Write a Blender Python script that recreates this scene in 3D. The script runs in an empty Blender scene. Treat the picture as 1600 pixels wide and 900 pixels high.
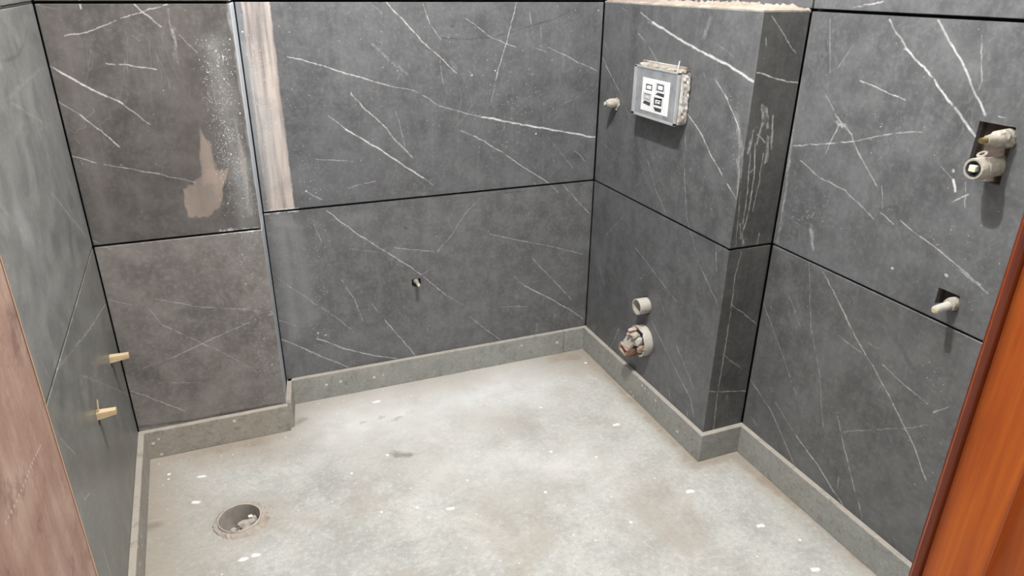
import bpy, bmesh, math, random
from mathutils import Vector, Matrix
random.seed(7)
sc = bpy.context.scene
COL = sc.collection

# ------------------------------------------------------------------ camera
CX, CY, CZ = 0.3739, -2.1765, 1.3371
YAW, PITCH, ROLL, F = 0.3885, 0.4136, 0.0113, 1090.0
_f = Vector((math.sin(YAW)*math.cos(PITCH), math.cos(YAW)*math.cos(PITCH), -math.sin(PITCH)))
_r = Vector((math.cos(YAW), -math.sin(YAW), 0))
_u = _r.cross(_f)
RX = math.cos(ROLL)*_r + math.sin(ROLL)*_u
UX = -math.sin(ROLL)*_r + math.cos(ROLL)*_u
FX = _f
CAM = Vector((CX, CY, CZ))
cd = bpy.data.cameras.new('camera'); cam = bpy.data.objects.new('camera', cd); COL.objects.link(cam)
cd.sensor_width = 36; cd.lens = F*36/1600; cd.clip_start = 0.02
m = Matrix.Identity(4)
for i in range(3):
    m[i][0], m[i][1], m[i][2], m[i][3] = RX[i], UX[i], -FX[i], CAM[i]
cam.matrix_world = m
sc.camera = cam

# ------------------------------------------------------------------ world, exposure
w = bpy.data.worlds.new('world'); sc.world = w; w.use_nodes = True
bg = w.node_tree.nodes['Background']
bg.inputs[0].default_value = (0.97, 0.985, 1.0, 1); bg.inputs[1].default_value = 0.8
sc.view_settings.view_transform = 'Standard'
sc.view_settings.look = 'None'
sc.view_settings.gamma = 1
sc.view_settings.use_curve_mapping = False
sc.view_settings.exposure = 0.0
LIGHT_POS = (0.78, -1.02, 2.40); LIGHT_W = 172; LIGHT_COL = (1.0, 0.992, 0.985)

# ------------------------------------------------------------------ room numbers (metres)
W, E, D, P = 1.5816, 0.7668, 0.1442, 0.1523      # boxing face x, boxing end y, boxing depth, pier depth
XS, XB, ZB, Z1, T, S = 0.4258, 0.4393, 0.0947, 0.6822, 0.0169, 0.0358
Z2, Z3, ZC = Z1+.6, Z1+1.2, 2.4822
WD = W+D
YF = CY+0.36                                       # room side of the door wall
GAP = 0.0032                                       # half a tile joint

def ray(x, y): return RX*((x-800)/F) + UX*(-(y-450)/F) + FX
def un(x, y, ax, val):
    v = ray(x, y); return CAM + v*((val-CAM[ax])/v[ax])
LWN = Vector((1, S, 0)).normalized()               # left wall: x = S*(-P-y)
def unl(x, y):
    v = ray(x, y); return CAM + v*((-S*P - CAM.x - S*CAM.y)/(v.x + S*v.y))
SURF = {'BL': lambda x, y: un(x, y, 1, -P), 'BR': lambda x, y: un(x, y, 1, 0), 'BX': lambda x, y: un(x, y, 0, W),
        'BS': lambda x, y: un(x, y, 1, -E), 'RW': lambda x, y: un(x, y, 0, WD), 'LW': unl, 'FL': lambda x, y: un(x, y, 2, 0)}
NRM = {'BL': Vector((0, -1, 0)), 'BR': Vector((0, -1, 0)), 'BX': Vector((-1, 0, 0)), 'BS': Vector((0, -1, 0)),
       'RW': Vector((-1, 0, 0)), 'LW': LWN, 'FL': Vector((0, 0, 1))}
def proj(p):
    v = p-CAM; z = v.dot(FX); return 800+F*v.dot(RX)/z, 450-F*v.dot(UX)/z
def reach(s, wx, wy, tx, ty):                      # wall point under pixel w and how far out the tip under pixel t stands
    b = SURF[s](wx, wy); n = NRM[s]; best = None
    for i in range(1, 300):
        L = i*.001; q = proj(b+n*L); e = (q[0]-tx)**2+(q[1]-ty)**2
        if best is None or e < best[0]: best = (e, L)
    return b, best[1]

# ------------------------------------------------------------------ node helper
class NT:
    def __init__(s, name):
        s.m = bpy.data.materials.new(name); s.m.use_nodes = True
        s.t = s.m.node_tree; s.n = s.t.nodes; s.n.clear()
        s.out = s.n.new('ShaderNodeOutputMaterial'); s.b = s.n.new('ShaderNodeBsdfPrincipled')
        s.t.links.new(s.b.outputs[0], s.out.inputs[0])
        s.co = s.n.new('ShaderNodeTexCoord').outputs['Object']
    def set(s, sock, v):
        if isinstance(v, bpy.types.NodeSocket): s.t.links.new(v, sock)
        elif v is not None: sock.default_value = v
    def math(s, op, a, b=None, c=None, clamp=False):
        n = s.n.new('ShaderNodeMath'); n.operation = op; n.use_clamp = clamp
        for i, v in enumerate((a, b, c)): s.set(n.inputs[i], v)
        return n.outputs[0]
    def vm(s, op, a, b=None, c=None):
        n = s.n.new('ShaderNodeVectorMath'); n.operation = op
        for i, v in enumerate((a, b, c)):
            if v is not None: s.set(n.inputs[i], tuple(v) if isinstance(v, Vector) else v)
        return n.outputs['Value'] if op in ('DOT_PRODUCT', 'DISTANCE', 'LENGTH') else n.outputs[0]
    def noise(s, scale, detail=3, rough=.55, vec=None, dist=0, col=False):
        n = s.n.new('ShaderNodeTexNoise'); s.set(n.inputs['Vector'], vec or s.co)
        n.inputs['Scale'].default_value = scale; n.inputs['Detail'].default_value = detail
        n.inputs['Roughness'].default_value = rough; n.inputs['Distortion'].default_value = dist
        return n.outputs['Color'] if col else n.outputs[0]
    def scaled(s, v): return s.vm('MULTIPLY', s.co, v)
    def ramp(s, fac, a, b, lo=0., hi=1.):
        n = s.n.new('ShaderNodeMapRange'); s.set(n.inputs[0], fac)
        for i, v in enumerate((a, b, lo, hi)): n.inputs[i+1].default_value = v
        return n.outputs[0]
    def mix(s, fac, a, b):
        n = s.n.new('ShaderNodeMix'); n.data_type = 'RGBA'
        s.set(n.inputs[0], fac); s.set(n.inputs[6], a if isinstance(a, bpy.types.NodeSocket) else (*a, 1))
        s.set(n.inputs[7], b if isinstance(b, bpy.types.NodeSocket) else (*b, 1)); return n.outputs[2]
    def speck(s, scale, density, size, vec=None):
        n = s.n.new('ShaderNodeTexVoronoi'); s.set(n.inputs['Vector'], vec or s.co); n.inputs['Scale'].default_value = scale
        sep = s.n.new('ShaderNodeSeparateColor'); s.t.links.new(n.outputs['Color'], sep.inputs[0])
        rad = s.math('MULTIPLY', sep.outputs[1], size)
        on = s.math('LESS_THAN', sep.outputs[0], density)
        return s.math('MULTIPLY', on, s.ramp(s.math('SUBTRACT', n.outputs['Distance'], rad), .0, .06, 1, 0))
    def lines(s, segs, vec):                        # segs: (a, b, half width, amount) -> max of soft lines
        acc = None
        for a, b, wd, amp in segs:
            ba = b-a; l2 = max(ba.length_squared, 1e-9)
            pa = s.vm('SUBTRACT', vec, a)
            h = s.vm('DOT_PRODUCT', pa, ba/l2)
            h = s.math('MULTIPLY', h, 1., clamp=True)
            q = s._mad(h, ba, a)
            d = s.vm('DISTANCE', vec, q)
            v = s.math('MULTIPLY_ADD', d, -amp/wd, amp)
            acc = s.math('MAXIMUM', v, acc if acc is not None else 0.)
        return acc
    def _mad(s, h, ba, a):
        n = s.n.new('ShaderNodeVectorMath'); n.operation = 'MULTIPLY_ADD'
        s.t.links.new(h, n.inputs[0]); n.inputs[1].default_value = tuple(ba); n.inputs[2].default_value = tuple(a)
        return n.outputs[0]
    def poly(s, pts, nrm, soft, vec):               # soft mask of a convex polygon on a plane
        c = sum(pts, Vector())/len(pts); acc = None
        for i, a in enumerate(pts):
            b = pts[(i+1) % len(pts)]; n = (b-a).cross(nrm).normalized()
            if n.dot(c-a) < 0: n = -n
            k = -n.dot(a)/soft
            v = s.math('ADD', s.vm('DOT_PRODUCT', vec, n/soft), k)
            acc = v if acc is None else s.math('MINIMUM', acc, v)
        return s.math('MULTIPLY', acc, 1., clamp=True)
    def bump(s, h, strength, dist=.002):
        n = s.n.new('ShaderNodeBump'); s.set(n.inputs['Height'], h)
        n.inputs['Strength'].default_value = strength; n.inputs['Distance'].default_value = dist
        s.t.links.new(n.outputs[0], s.b.inputs['Normal'])
    def done(s, col, rough, **k):
        s.set(s.b.inputs['Base Color'], col if isinstance(col, bpy.types.NodeSocket) else (*col, 1))
        s.set(s.b.inputs['Roughness'], rough)
        for n, v in k.items(): s.set(s.b.inputs[n.replace('_', ' ')], v)
        return s.m

# ------------------------------------------------------------------ veins plus painted sheens and reflections read off the photograph (pixels) per surface
# each: (points, half width in mm, amount)
V = {}
V['BR'] = [
 ([(449,88),(491,99),(525,110),(566,122),(608,134)],2.6,.75),([(608,134),(646,142),(665,151),(687,166),(721,175),(753,183)],2.0,.5),
 ([(753,183),(808,193),(869,204),(929,214)],3.8,1.15),([(513,180),(540,202)],2.4,.5),([(540,202),(597,236),(634,261),(661,278)],3.4,1.0),([(661,278),(676,288)],2,.5),
 ([(549,146),(570,170),(604,200),(619,221),(646,246)],2.8,.7),([(619,174),(632,227)],1.6,.45),([(600,0),(627,28),(661,66),(687,89),(714,115)],2.6,.7),
 ([(574,0),(597,21)],2.5,.35),([(661,6),(672,38),(689,62)],2.2,.55),([(808,0),(793,60),(774,125)],2.4,.7),([(774,125),(768,159)],2,.35),
 ([(827,19),(835,62)],2,.5),([(727,28),(763,55),(789,68),(806,74)],2,.55),([(833,74),(853,81)],2,.5),([(857,74),(906,98),(933,111)],2.2,.6),
 ([(721,204),(744,214),(782,236),(820,263),(857,285)],2.4,.65),([(899,236),(916,253)],2,.45),([(585,70),(612,98),(636,115)],6,.22),
 ([(494,248),(551,252)],1.8,.5),([(476,299),(504,312)],2,.5),([(544,295),(587,282)],2,.4),([(687,93),(693,132)],1.6,.4),([(862,222),(895,262)],2,.25),
 ([(845,40),(846,75)],1.6,.3),([(905,150),(875,165)],2,.2),
 ([(511,330),(558,366),(601,392),(639,416)],2.6,.8),([(639,416),(668,437),(696,461)],2.4,.7),([(696,461),(734,483)],2,.25),([(658,430),(670,422)],2,.5),
 ([(617,387),(677,393)],1.8,.6),([(684,394),(706,366)],2.2,.45),([(706,366),(725,337),(751,308)],3,.25),([(546,389),(591,393)],1.8,.3),
 ([(765,366),(820,377),(871,387),(911,397)],2,.5),([(832,404),(859,432),(892,467)],2.2,.6),([(799,428),(820,447)],2.2,.4),([(820,447),(859,466),(892,485),(911,498)],2.8,.85),
 ([(878,287),(921,334)],2.2,.55),([(857,285),(872,300)],2,.4),([(534,437),(553,466),(567,502)],2,.55),([(582,475),(601,499)],2,.4),([(601,499),(625,528),(651,557)],2.4,.7),
 ([(436,528),(491,552),(546,574)],2.5,.75),([(496,529),(539,545),(582,555),(620,560)],3,.8),([(433,435),(472,461),(524,495),(548,514)],2.2,.4),
 ([(734,495),(763,518),(782,530)],2.2,.5),([(780,479),(825,479)],1.6,.5),([(839,505),(838,518)],1.6,.6),([(867,490),(865,502)],1.8,.6),([(433,499),(462,509)],2.2,.45),
 ([(491,350),(503,380)],2,.35),([(411,333),(440,330),(466,327)],8,1.3),([(466,327),(500,322)],2,.4)]
V['BL'] = [
 ([(72,100),(120,127)],2.8,1.),([(120,127),(165,150),(190,162)],3.2,1.1),([(190,162),(235,194)],2.2,.55),([(85,154),(125,180)],2,.45),([(125,180),(160,206),(185,229)],2.6,.75),
 ([(112,245),(165,257),(215,266),(260,275),(305,285)],2.2,.65),([(165,99),(200,102),(245,109)],2.2,.7),([(102,56),(145,47),(180,32),(220,19),(262,6)],2.2,.6),
 ([(210,7),(225,22),(252,41)],2.4,.6),([(262,15),(270,45)],5,.3),([(270,45),(276,98)],7,.35),([(280,55),(307,82)],2,.3),([(123,0),(126,13)],3,1.),
 ([(167,467),(205,476)],2,.5),([(243,467),(306,479),(381,483),(425,487)],2.2,.5),([(222,576),(271,559)],2,.25),([(271,559),(323,533),(381,507),(427,489)],2.2,.55),
 ([(234,484),(254,507)],2,.4),([(254,507),(318,537),(341,547)],2.2,.55),([(341,547),(404,582)],2,.25),([(205,611),(243,625),(289,643)],2.4,.8),([(269,598),(335,597)],1.6,.4),
 ([(345,363),(375,360),(409,357)],7.5,1.2),([(143,375),(175,390)],2,.3)]
V['LW'] = [  # veins, with grazing reflections painted in as pale smears on the upper part
 ([(165,475),(139,516),(118,542)],3,.7),([(118,542),(90,577)],2.5,.3),([(124,585),(167,602),(200,617)],2.4,.4),([(58,553),(78,591)],2.5,.4),([(95,686),(118,709)],2.5,.4),
 ([(162,860),(173,897)],4,.5),([(10,155),(67,105)],5,.25),([(17,160),(65,190)],4,.25),([(50,180),(75,240),(100,310),(132,370)],10,.14),
 ([(80,300),(135,370)],4,.35),([(0,320),(42,372)],5,.2),([(125,590),(128,600)],3,.5),([(132,780),(140,772)],3,.5),([(178,575),(190,640),(210,690)],5,.3),([(168,660),(182,700)],5,.25),
 ([(0,95),(3,113)],6,.25),([(165,640),(160,590)],4,.2)]
V['BX'] = [
 ([(1001,20),(1020,35)],3,.6),([(1020,35),(1049,53),(1081,72),(1111,89),(1135,100),(1159,115),(1177,127)],4.4,1.25),([(1012,34),(1028,42)],2,.6),
 ([(997,52),(1017,77),(1029,100)],2.2,.5),([(941,57),(951,81)],2,.5),([(940,87),(953,115),(967,141)],2.4,.7),([(967,141),(985,187)],2,.35),([(1121,69),(1145,88)],2,.3),
 ([(1117,123),(1135,152),(1145,176),(1157,207)],3,.8),([(1099,115),(1108,141)],2,.3),([(1072,175),(1092,203),(1108,237)],2.8,.8),([(1107,237),(1143,298)],2.8,.75),([(1143,298),(1150,310)],2,.4),
 ([(1023,293),(1040,332)],2.2,.5),([(1012,251),(1023,290)],2,.25),([(1068,240),(1073,340),(1087,390)],2.4,.4),([(929,211),(956,237)],2,.3),([(1070,212),(1072,235)],2,.4),
 ([(970,10),(982,20)],2,.35),([(1110,30),(1100,60)],9,.18),([(1150,180),(1160,240)],12,.3),([(1155,215),(1150,380)],7,.35),  # the last wide line paints a sheen beside the boxing edge
 ([(993,387),(1057,471)],2.4,.5),([(932,398),(945,448)],2,.35),([(1118,387),(1120,423)],2.2,.5),([(1090,407),(1123,479)],2.4,.35),([(1030,465),(1038,488)],2,.4),
 ([(1018,501),(1051,568)],2.4,.55),([(1051,568),(1079,623),(1084,651)],2.6,.65),([(1057,540),(1084,607)],2.4,.45),([(946,368),(973,340)],2,.25),([(954,543),(967,513)],2.2,.8),([(967,513),(966,530)],1.6,.6),
 ([(1045,610),(1047,622)],2.5,.6),([(1073,640),(1074,650)],2.5,.6),([(1001,435),(1006,430)],2,.6),([(1150,250),(1158,275)],2,.4)]
V['BS'] = [
 ([(1207,25),(1220,48)],2,.5),([(1220,48),(1231,65),(1244,84)],2.2,.6),([(1183,113),(1207,120),(1228,127),(1248,129)],2.6,.95),([(1198,55),(1197,72)],1.8,.7),
 ([(1191,165),(1193,192)],6,.75),([(1207,182),(1206,232)],4,.6),([(1182,198),(1175,215)],5,.5),([(1191,192),(1182,225)],4,.5),([(1184,210),(1196,222)],3,.6),
 ([(1172,240),(1168,300),(1160,350)],2.6,.55),([(1179,225),(1179,273),(1170,329),(1157,372)],3,.75),([(1193,240),(1186,285),(1176,330)],2.4,.55),([(1157,350),(1162,384)],6,.6),([(1186,365),(1183,384)],3,.5),
 ([(1159,392),(1148,434),(1140,501),(1129,568),(1120,623),(1115,670)],2.2,.65),([(1143,476),(1184,507)],2.2,.6),([(1129,554),(1159,576)],2,.5),([(1109,612),(1165,611)],2.2,.8),
 ([(1196,168),(1199,200)],6,.9),([(1178,203),(1168,238)],7,.7),([(1203,212),(1197,252)],6,.7),([(1180,262),(1172,270)],3,.5),([(1163,220),(1150,384)],2.2,.4)]
V['RW'] = [
 ([(1390,32),(1415,75)],3,.6),([(1415,75),(1460,125),(1485,160),(1525,212)],3.4,.9),([(1467,32),(1487,70)],3.5,.5),([(1487,70),(1505,100),(1520,135),(1540,180)],3.4,.85),
 ([(1534,55),(1534,125),(1527,150)],2,.4),([(1345,126),(1390,146),(1415,155)],2.2,.75),([(1240,228),(1300,224),(1350,218)],2.2,.75),([(1350,218),(1400,208),(1440,206)],2,.5),
 ([(1287,142),(1307,182)],2.2,.4),([(1307,190),(1322,200)],7,.7),([(1330,210),(1340,235),(1370,290)],2.4,.5),([(1312,192),(1290,240)],2.2,.55),([(1307,182),(1330,210)],3,.6),
 ([(1250,250),(1280,277),(1320,297),(1365,342)],2.4,.5),([(1297,30),(1297,115)],2,.3),([(1307,108),(1333,72)],2,.25),([(1375,332),(1397,350)],2,.6),
 ([(1407,345),(1440,372),(1480,400),(1532,446)],2.6,.55),([(1378,290),(1379,325)],2,.45),([(1485,317),(1512,304)],2.2,.7),([(1470,260),(1487,280)],2,.4),([(1509,285),(1507,325)],1.8,.5),
 ([(1489,283),(1493,298)],4,1.3),([(1489,266),(1490,268)],4,1.2),([(1267,355),(1270,385)],9,.45),([(1335,12),(1380,2)],2.5,.6),([(1240,180),(1228,300),(1215,380)],7,.35),
 ([(1562,182),(1572,184)],2,.6),([(1290,70),(1286,85)],5,-.0),([(1477,430),(1479,431)],4,1.1),([(1393,418),(1395,419)],3,1.),
 ([(1286,425),(1311,472)],2.2,.6),([(1311,472),(1339,531)],2.8,.85),([(1339,531),(1367,578),(1394,628),(1422,683),(1447,750)],2.4,.7),([(1172,592),(1206,644),(1242,728)],2.4,.65),
 ([(1211,628),(1244,681)],2.2,.5),([(1244,681),(1278,728),(1317,789)],2.8,.85),([(1308,650),(1322,711),(1347,811)],2.2,.65),([(1264,411),(1267,511),(1281,583),(1286,667)],2,.35),
 ([(1192,472),(1217,539),(1244,617)],2,.35),([(1233,461),(1250,511)],2,.25),([(1311,525),(1344,550)],2,.4),([(1378,569),(1411,600),(1450,631)],2.2,.55),
 ([(1317,675),(1411,669),(1450,664)],2,.3),([(1458,644),(1483,636)],2.2,.6),([(1500,422),(1544,458)],2.2,.5),([(1172,650),(1183,664)],2,.5),([(1310,745),(1309,762)],1.6,.5),([(1355,535),(1375,545)],2,.25)]
DARK = {'BR': [([(691,59),(733,62),(778,56),(823,43),(865,30),(895,15)],2.5,.75),([(632,356),(635,357)],5,.8),([(791,382),(791,388)],4,.6),([(704,40),(708,41)],5,.6),([(790,302),(822,298)],4,.5)],
        'RW': [([(1283,88),(1284,89)],4,.8),([(1290,65),(1293,80)],6,.5),([(1318,180),(1319,181)],3,.8),([(1400,528),(1425,575)],9,.35),([(1375,326),(1400,322)],5,.35)],
        'BL': [([(215,668),(300,656),(440,630)],7,.75)], 'LW': [([(0,95),(25,90),(38,70),(42,45)],5,.4)], 'BX': [], 'BS': []}  # LW: reflection of the dark arc, painted into the tile colour
WHITE = (.54, .535, .525)
def segs(surf, data, lo, hi):
    out = []
    for pts, wd, amp in data:
        q = [SURF[surf](*p) for p in pts]
        for a, b in zip(q, q[1:]):
            z = (a.z+b.z)/2
            if lo-.03 < z < hi+.03 or (min(a.z, b.z) < hi and max(a.z, b.z) > lo): out.append((a, b, wd*.001, amp))
    return out

def P2(surf, pts): return [SURF[surf](*p) for p in pts]
CREAM = (.29, .245, .215); TAN = (.27, .215, .18); PALE = (.28, .285, .285)
# stains with a shape of their own: (polygon px, edge softness m, colour, amount, streak)
STAIN = {
 'BL': [([(305,138),(316,165),(330,225),(356,262),(340,290),(314,290),(310,220)],.006,TAN,.9,0),
        ([(286,296),(325,265),(358,262),(366,290),(364,305),(346,322),(342,342),(292,340)],.005,TAN,.9,0),
        ([(360,150),(368,180),(386,250),(396,338),(385,340),(374,260)],.008,CREAM,.7,1),
        ([(305,60),(358,25),(404,335),(375,340),(330,180)],.05,PALE,.4,1),
        ([(250,0),(300,0),(335,240),(345,350),(295,350),(270,240)],.05,(.085,.068,.062),.5,0),
        ([(55,5),(110,5),(175,240),(205,380),(150,385),(110,240)],.05,(.16,.14,.128),.45,1),
        ([(345,240),(405,235),(411,420),(372,420)],.03,PALE,.3,1),
        ([(352,0),(366,0),(408,330),(404,340)],.006,PALE,.7,1)],
 'BR': [([(372,-20),(419,-20),(462,328),(417,331)],.004,(.43,.365,.325),.95,2),
        ([(360,-20),(374,-20),(419,331),(410,333)],.004,(.2,.215,.23),.5,1),
        ([(365,60),(395,60),(440,200),(440,300),(408,300)],.05,(.36,.36,.355),.7,1),
        ([(410,345),(470,340),(497,420),(505,500),(445,560)],.04,PALE,.33,1),
        ([(415,335),(455,332),(470,355),(425,358)],.012,PALE,.35,0)],
 'BX': [], 'BS': [], 'LW': [([(0,300),(30,300),(70,400),(40,400)],.03,PALE,.25,1)],
 'RW': [([(1240,120),(1262,120),(1225,300),(1212,300)],.02,PALE,.3,0)]}
# patches of dried splashes: (polygon px, softness, density)
SPLASH = {
 'BL': [([(300,60),(360,40),(408,340),(345,345),(320,200)],.05,1.9),([(345,360),(411,355),(440,640),(405,640)],.06,.6)],
 'BR': [([(372,40),(425,60),(455,328),(415,331)],.05,.6),([(440,150),(500,250),(520,320),(465,325)],.07,.4),([(470,340),(510,340),(530,560),(480,570)],.06,.4),
        ([(700,80),(860,60),(840,270),(730,290)],.12,.10)],
 'RW': [([(1230,300),(1290,300),(1330,370),(1220,370)],.06,.5),([(1440,330),(1530,330),(1530,420),(1430,420)],.08,.3),([(1440,560),(1500,560),(1480,640),(1430,640)],.06,.3),([(1350,170),(1430,170),(1420,260),(1350,250)],.06,.2)],
 'BX': [([(1130,130),(1175,130),(1150,390),(1125,380)],.05,.2)], 'BS': [], 'LW': []}

def tile_material(surf, row, lo, hi, tint=(1, 1, 1), extra=None):
    t = NT('tile_%s_%d' % (surf.lower(), row))
    wob = t.vm('MULTIPLY_ADD', t.noise(22, 2, .6, col=True), (.010,)*3, (-.005,)*3)
    vec = t.vm('ADD', t.vm('ADD', t.co, wob), t.vm('MULTIPLY_ADD', t.noise(130, 2, .6, col=True), (.0034,)*3, (-.0017,)*3))
    big = t.noise(3.2, 6, .62); mid = t.noise(17, 5, .65); fine = t.noise(90, 3, .6)
    streak = t.noise(1, 4, .6, vec=t.scaled((38, 38, 2.2)))
    base = t.mix(t.ramp(big, .38, .62), tuple(.082*c for c in tint), tuple(.112*c for c in tint))
    base = t.mix(t.ramp(mid, .46, .70, 0, .6), base, tuple(.165*c for c in tint))
    base = t.mix(t.ramp(fine, .48, .72, 0, .38), base, tuple(.205*c for c in tint))
    base = t.mix(t.ramp(mid, .46, .30, 0, .45), base, tuple(.055*c for c in tint))
    base = t.mix(t.ramp(streak, .5, .8, 0, .16), base, (.21, .208, .205))
    patch = t.noise(14, 4, .7)
    vec2 = t.vm('ADD', vec, t.vm('MULTIPLY_ADD', t.noise(1, 5, .75, vec=t.scaled((60, 60, 14)), col=True), (.030,)*3, (-.015,)*3))
    col = base; dust = None
    for pts, soft, c, amt, st in STAIN[surf]:
        q = P2(surf, pts)
        if min(v.z for v in q) > hi+.02 or max(v.z for v in q) < lo-.02: continue
        mk = t.poly(q, NRM[surf], soft, vec if st == 2 else vec2)
        k = t.ramp(streak if st else patch, .36, .58, .25, 1.) if st == 2 else t.ramp(streak if st else patch, .25, .6, .5, 1.)
        mk = t.math('MULTIPLY', t.math('MULTIPLY', mk, k), amt)
        col = t.mix(mk, col, c)
        dust = mk if dust is None else t.math('MAXIMUM', dust, mk)
    sd = segs(surf, DARK[surf], lo, hi)
    if sd: col = t.mix(t.math('MINIMUM', t.lines(sd, vec), 1.), col, (.014, .013, .014))
    sv = segs(surf, V[surf], lo, hi)
    # fine random hairlines of the stone
    cloud = t.noise(7.5, 5, .7, dist=.5)
    col = t.mix(t.ramp(cloud, .5, .70, 0, .4), col, tuple(.185*c for c in tint))
    hair = t.noise(4.5, 3, .6, vec=t.vm('ADD', t.scaled((1.5, 1.5, .8)), (row*3.1, len(surf), 0.0)), dist=.8)
    hair = t.math('ABSOLUTE', t.math('SUBTRACT', hair, .5))
    hair = t.math('MULTIPLY', t.ramp(hair, 0, .006, .4, 0), t.ramp(t.noise(5, 2), .5, .7))
    col = t.mix(hair, col, (.27, .268, .265))
    if sv:
        brk = t.ramp(t.noise(34, 4, .7), .3, .56, .28, 1.)
        thin = [x for x in sv if x[2] < .0046]; wide = [x for x in sv if x[2] >= .0046]
        v = t.math('MULTIPLY', t.math('MULTIPLY', t.lines(thin, vec), brk), 1.25) if thin else None
        if wide:
            vw = t.math('MULTIPLY', t.lines(wide, vec2), t.ramp(t.noise(40, 5, .75), .38, .58, .1, 1.25))
            v = vw if v is None else t.math('MAXIMUM', v, vw)
        col = t.mix(t.math('MINIMUM', v, 1.), col, WHITE)
    dens = t.ramp(t.noise(2.5, 2), .5, .75, .003, .03)
    for pts, soft, dn in SPLASH[surf]:
        q = P2(surf, pts)
        if min(x.z for x in q) > hi+.02 or max(x.z for x in q) < lo-.02: continue
        dens = t.math('MAXIMUM', dens, t.math('MULTIPLY', t.poly(q, NRM[surf], soft, vec), dn))
    dens = t.math('MULTIPLY', dens, t.ramp(patch, .3, .6, .25, 1.0))
    sp = t.speck(300, dens, .40, vec)
    col = t.mix(t.math('MULTIPLY', sp, .8), col, (.46, .455, .445))
    sp2 = t.speck(75, t.math('MULTIPLY', dens, .30), .22, vec)
    col = t.mix(t.math('MULTIPLY', sp2, .95), col, (.55, .545, .535))
    rg = t.ramp(mid, .3, .75, .30, .46)
    if dust is not None: rg = t.math('MULTIPLY_ADD', dust, .35, rg)
    t.bump(t.math('ADD', fine, t.math('MULTIPLY', mid, .7)), .10, .0015)
    return t.done(col, rg, Specular_IOR_Level=.45)

# ------------------------------------------------------------------ plain materials
def mottled(name, a, b, scale=20, rough=.8, bump=.3, specks=None, c=None, metal=0, dist=.003):
    t = NT(name)
    n = t.noise(scale, 6, .65)
    col = t.mix(t.ramp(n, .32, .68), a, b)
    if c: col = t.mix(t.ramp(t.noise(scale*.35, 4, .6), .48, .66), col, c)
    if specks: col = t.mix(t.speck(specks[0], specks[1], .3), col, specks[2])
    t.bump(t.noise(scale*3, 5, .7), bump, dist)
    return t.done(col, rough, Metallic=float(metal))
M_BACK = mottled('dark_joint', (.012, .012, .013), (.022, .02, .02), 40, .95)
M_POCKET = mottled('brown_mortar', (.05, .035, .026), (.10, .075, .06), 60, .95, .6)
M_PLASTER = mottled('painted_plaster', (.62, .61, .58), (.70, .69, .66), 9, .9, .15)
M_CEIL = mottled('ceiling_white', (.74, .74, .72), (.80, .80, .78), 9, .9, .1)
M_MORTAR = mottled('cream_mortar', (.23, .19, .15), (.34, .30, .25), 45, .95, .8, c=(.39, .35, .30))
M_DUSTY = mottled('cement_dusted_fitting', (.25, .225, .185), (.41, .375, .32), 70, .85, .6, c=(.17, .145, .115))
M_PVC = mottled('dusty_pvc', (.40, .375, .33), (.50, .475, .43), 40, .6, .2, c=(.30, .265, .225))
M_BRASS = mottled('brass', (.45, .33, .14), (.62, .50, .26), 80, .35, .1, metal=1)
M_BLACK = mottled('black_rubber', (.012, .014, .02), (.03, .035, .05), 50, .5, .1)
M_IVORY = mottled('ivory_plastic', (.62, .60, .42), (.72, .70, .55), 80, .45, .1)
M_RUBBLE = mottled('cement_rubble', (.30, .26, .22), (.52, .47, .41), 60, .95, .9)
M_CLAY = mottled('broken_clay', (.38, .27, .21), (.52, .42, .35), 50, .9, .6, c=(.28, .14, .09))
M_WEDGE = NT('pale_timber'); _n = M_WEDGE.noise(1, 4, .6, vec=M_WEDGE.scaled((20, 160, 160)))
M_WEDGE = M_WEDGE.done(M_WEDGE.mix(M_WEDGE.ramp(_n, .3, .7), (.46, .33, .18), (.60, .47, .30)), .75)
M_RIM = mottled('milky_plastic', (.30, .31, .31), (.38, .39, .39), 25, .35, .05)
M_LABEL = mottled('white_label', (.68, .68, .69), (.76, .76, .76), 30, .5, .05)
M_INK = mottled('black_print', (.03, .03, .033), (.06, .06, .065), 90, .6, .05)
M_INNER = mottled('blue_grey_plastic', (.10, .125, .165), (.16, .18, .205), 14, .6, .1, c=(.20, .205, .20))
M_FOAM = mottled('soiled_white_foam', (.34, .32, .30), (.46, .45, .43), 60, .9, .5, c=(.15, .11, .08))
t = NT('cloudy_clear_plastic')
tr = t.n.new('ShaderNodeBsdfTransparent'); mx = t.n.new('ShaderNodeMixShader')
t.set(mx.inputs[0], t.ramp(t.noise(22, 4), .3, .7, .42, .62)); t.t.links.new(tr.outputs[0], mx.inputs[1]); t.t.links.new(t.b.outputs[0], mx.inputs[2])
t.t.links.new(mx.outputs[0], t.out.inputs[0]); M_CLEAR = t.done((.42, .435, .445), .25)

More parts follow.
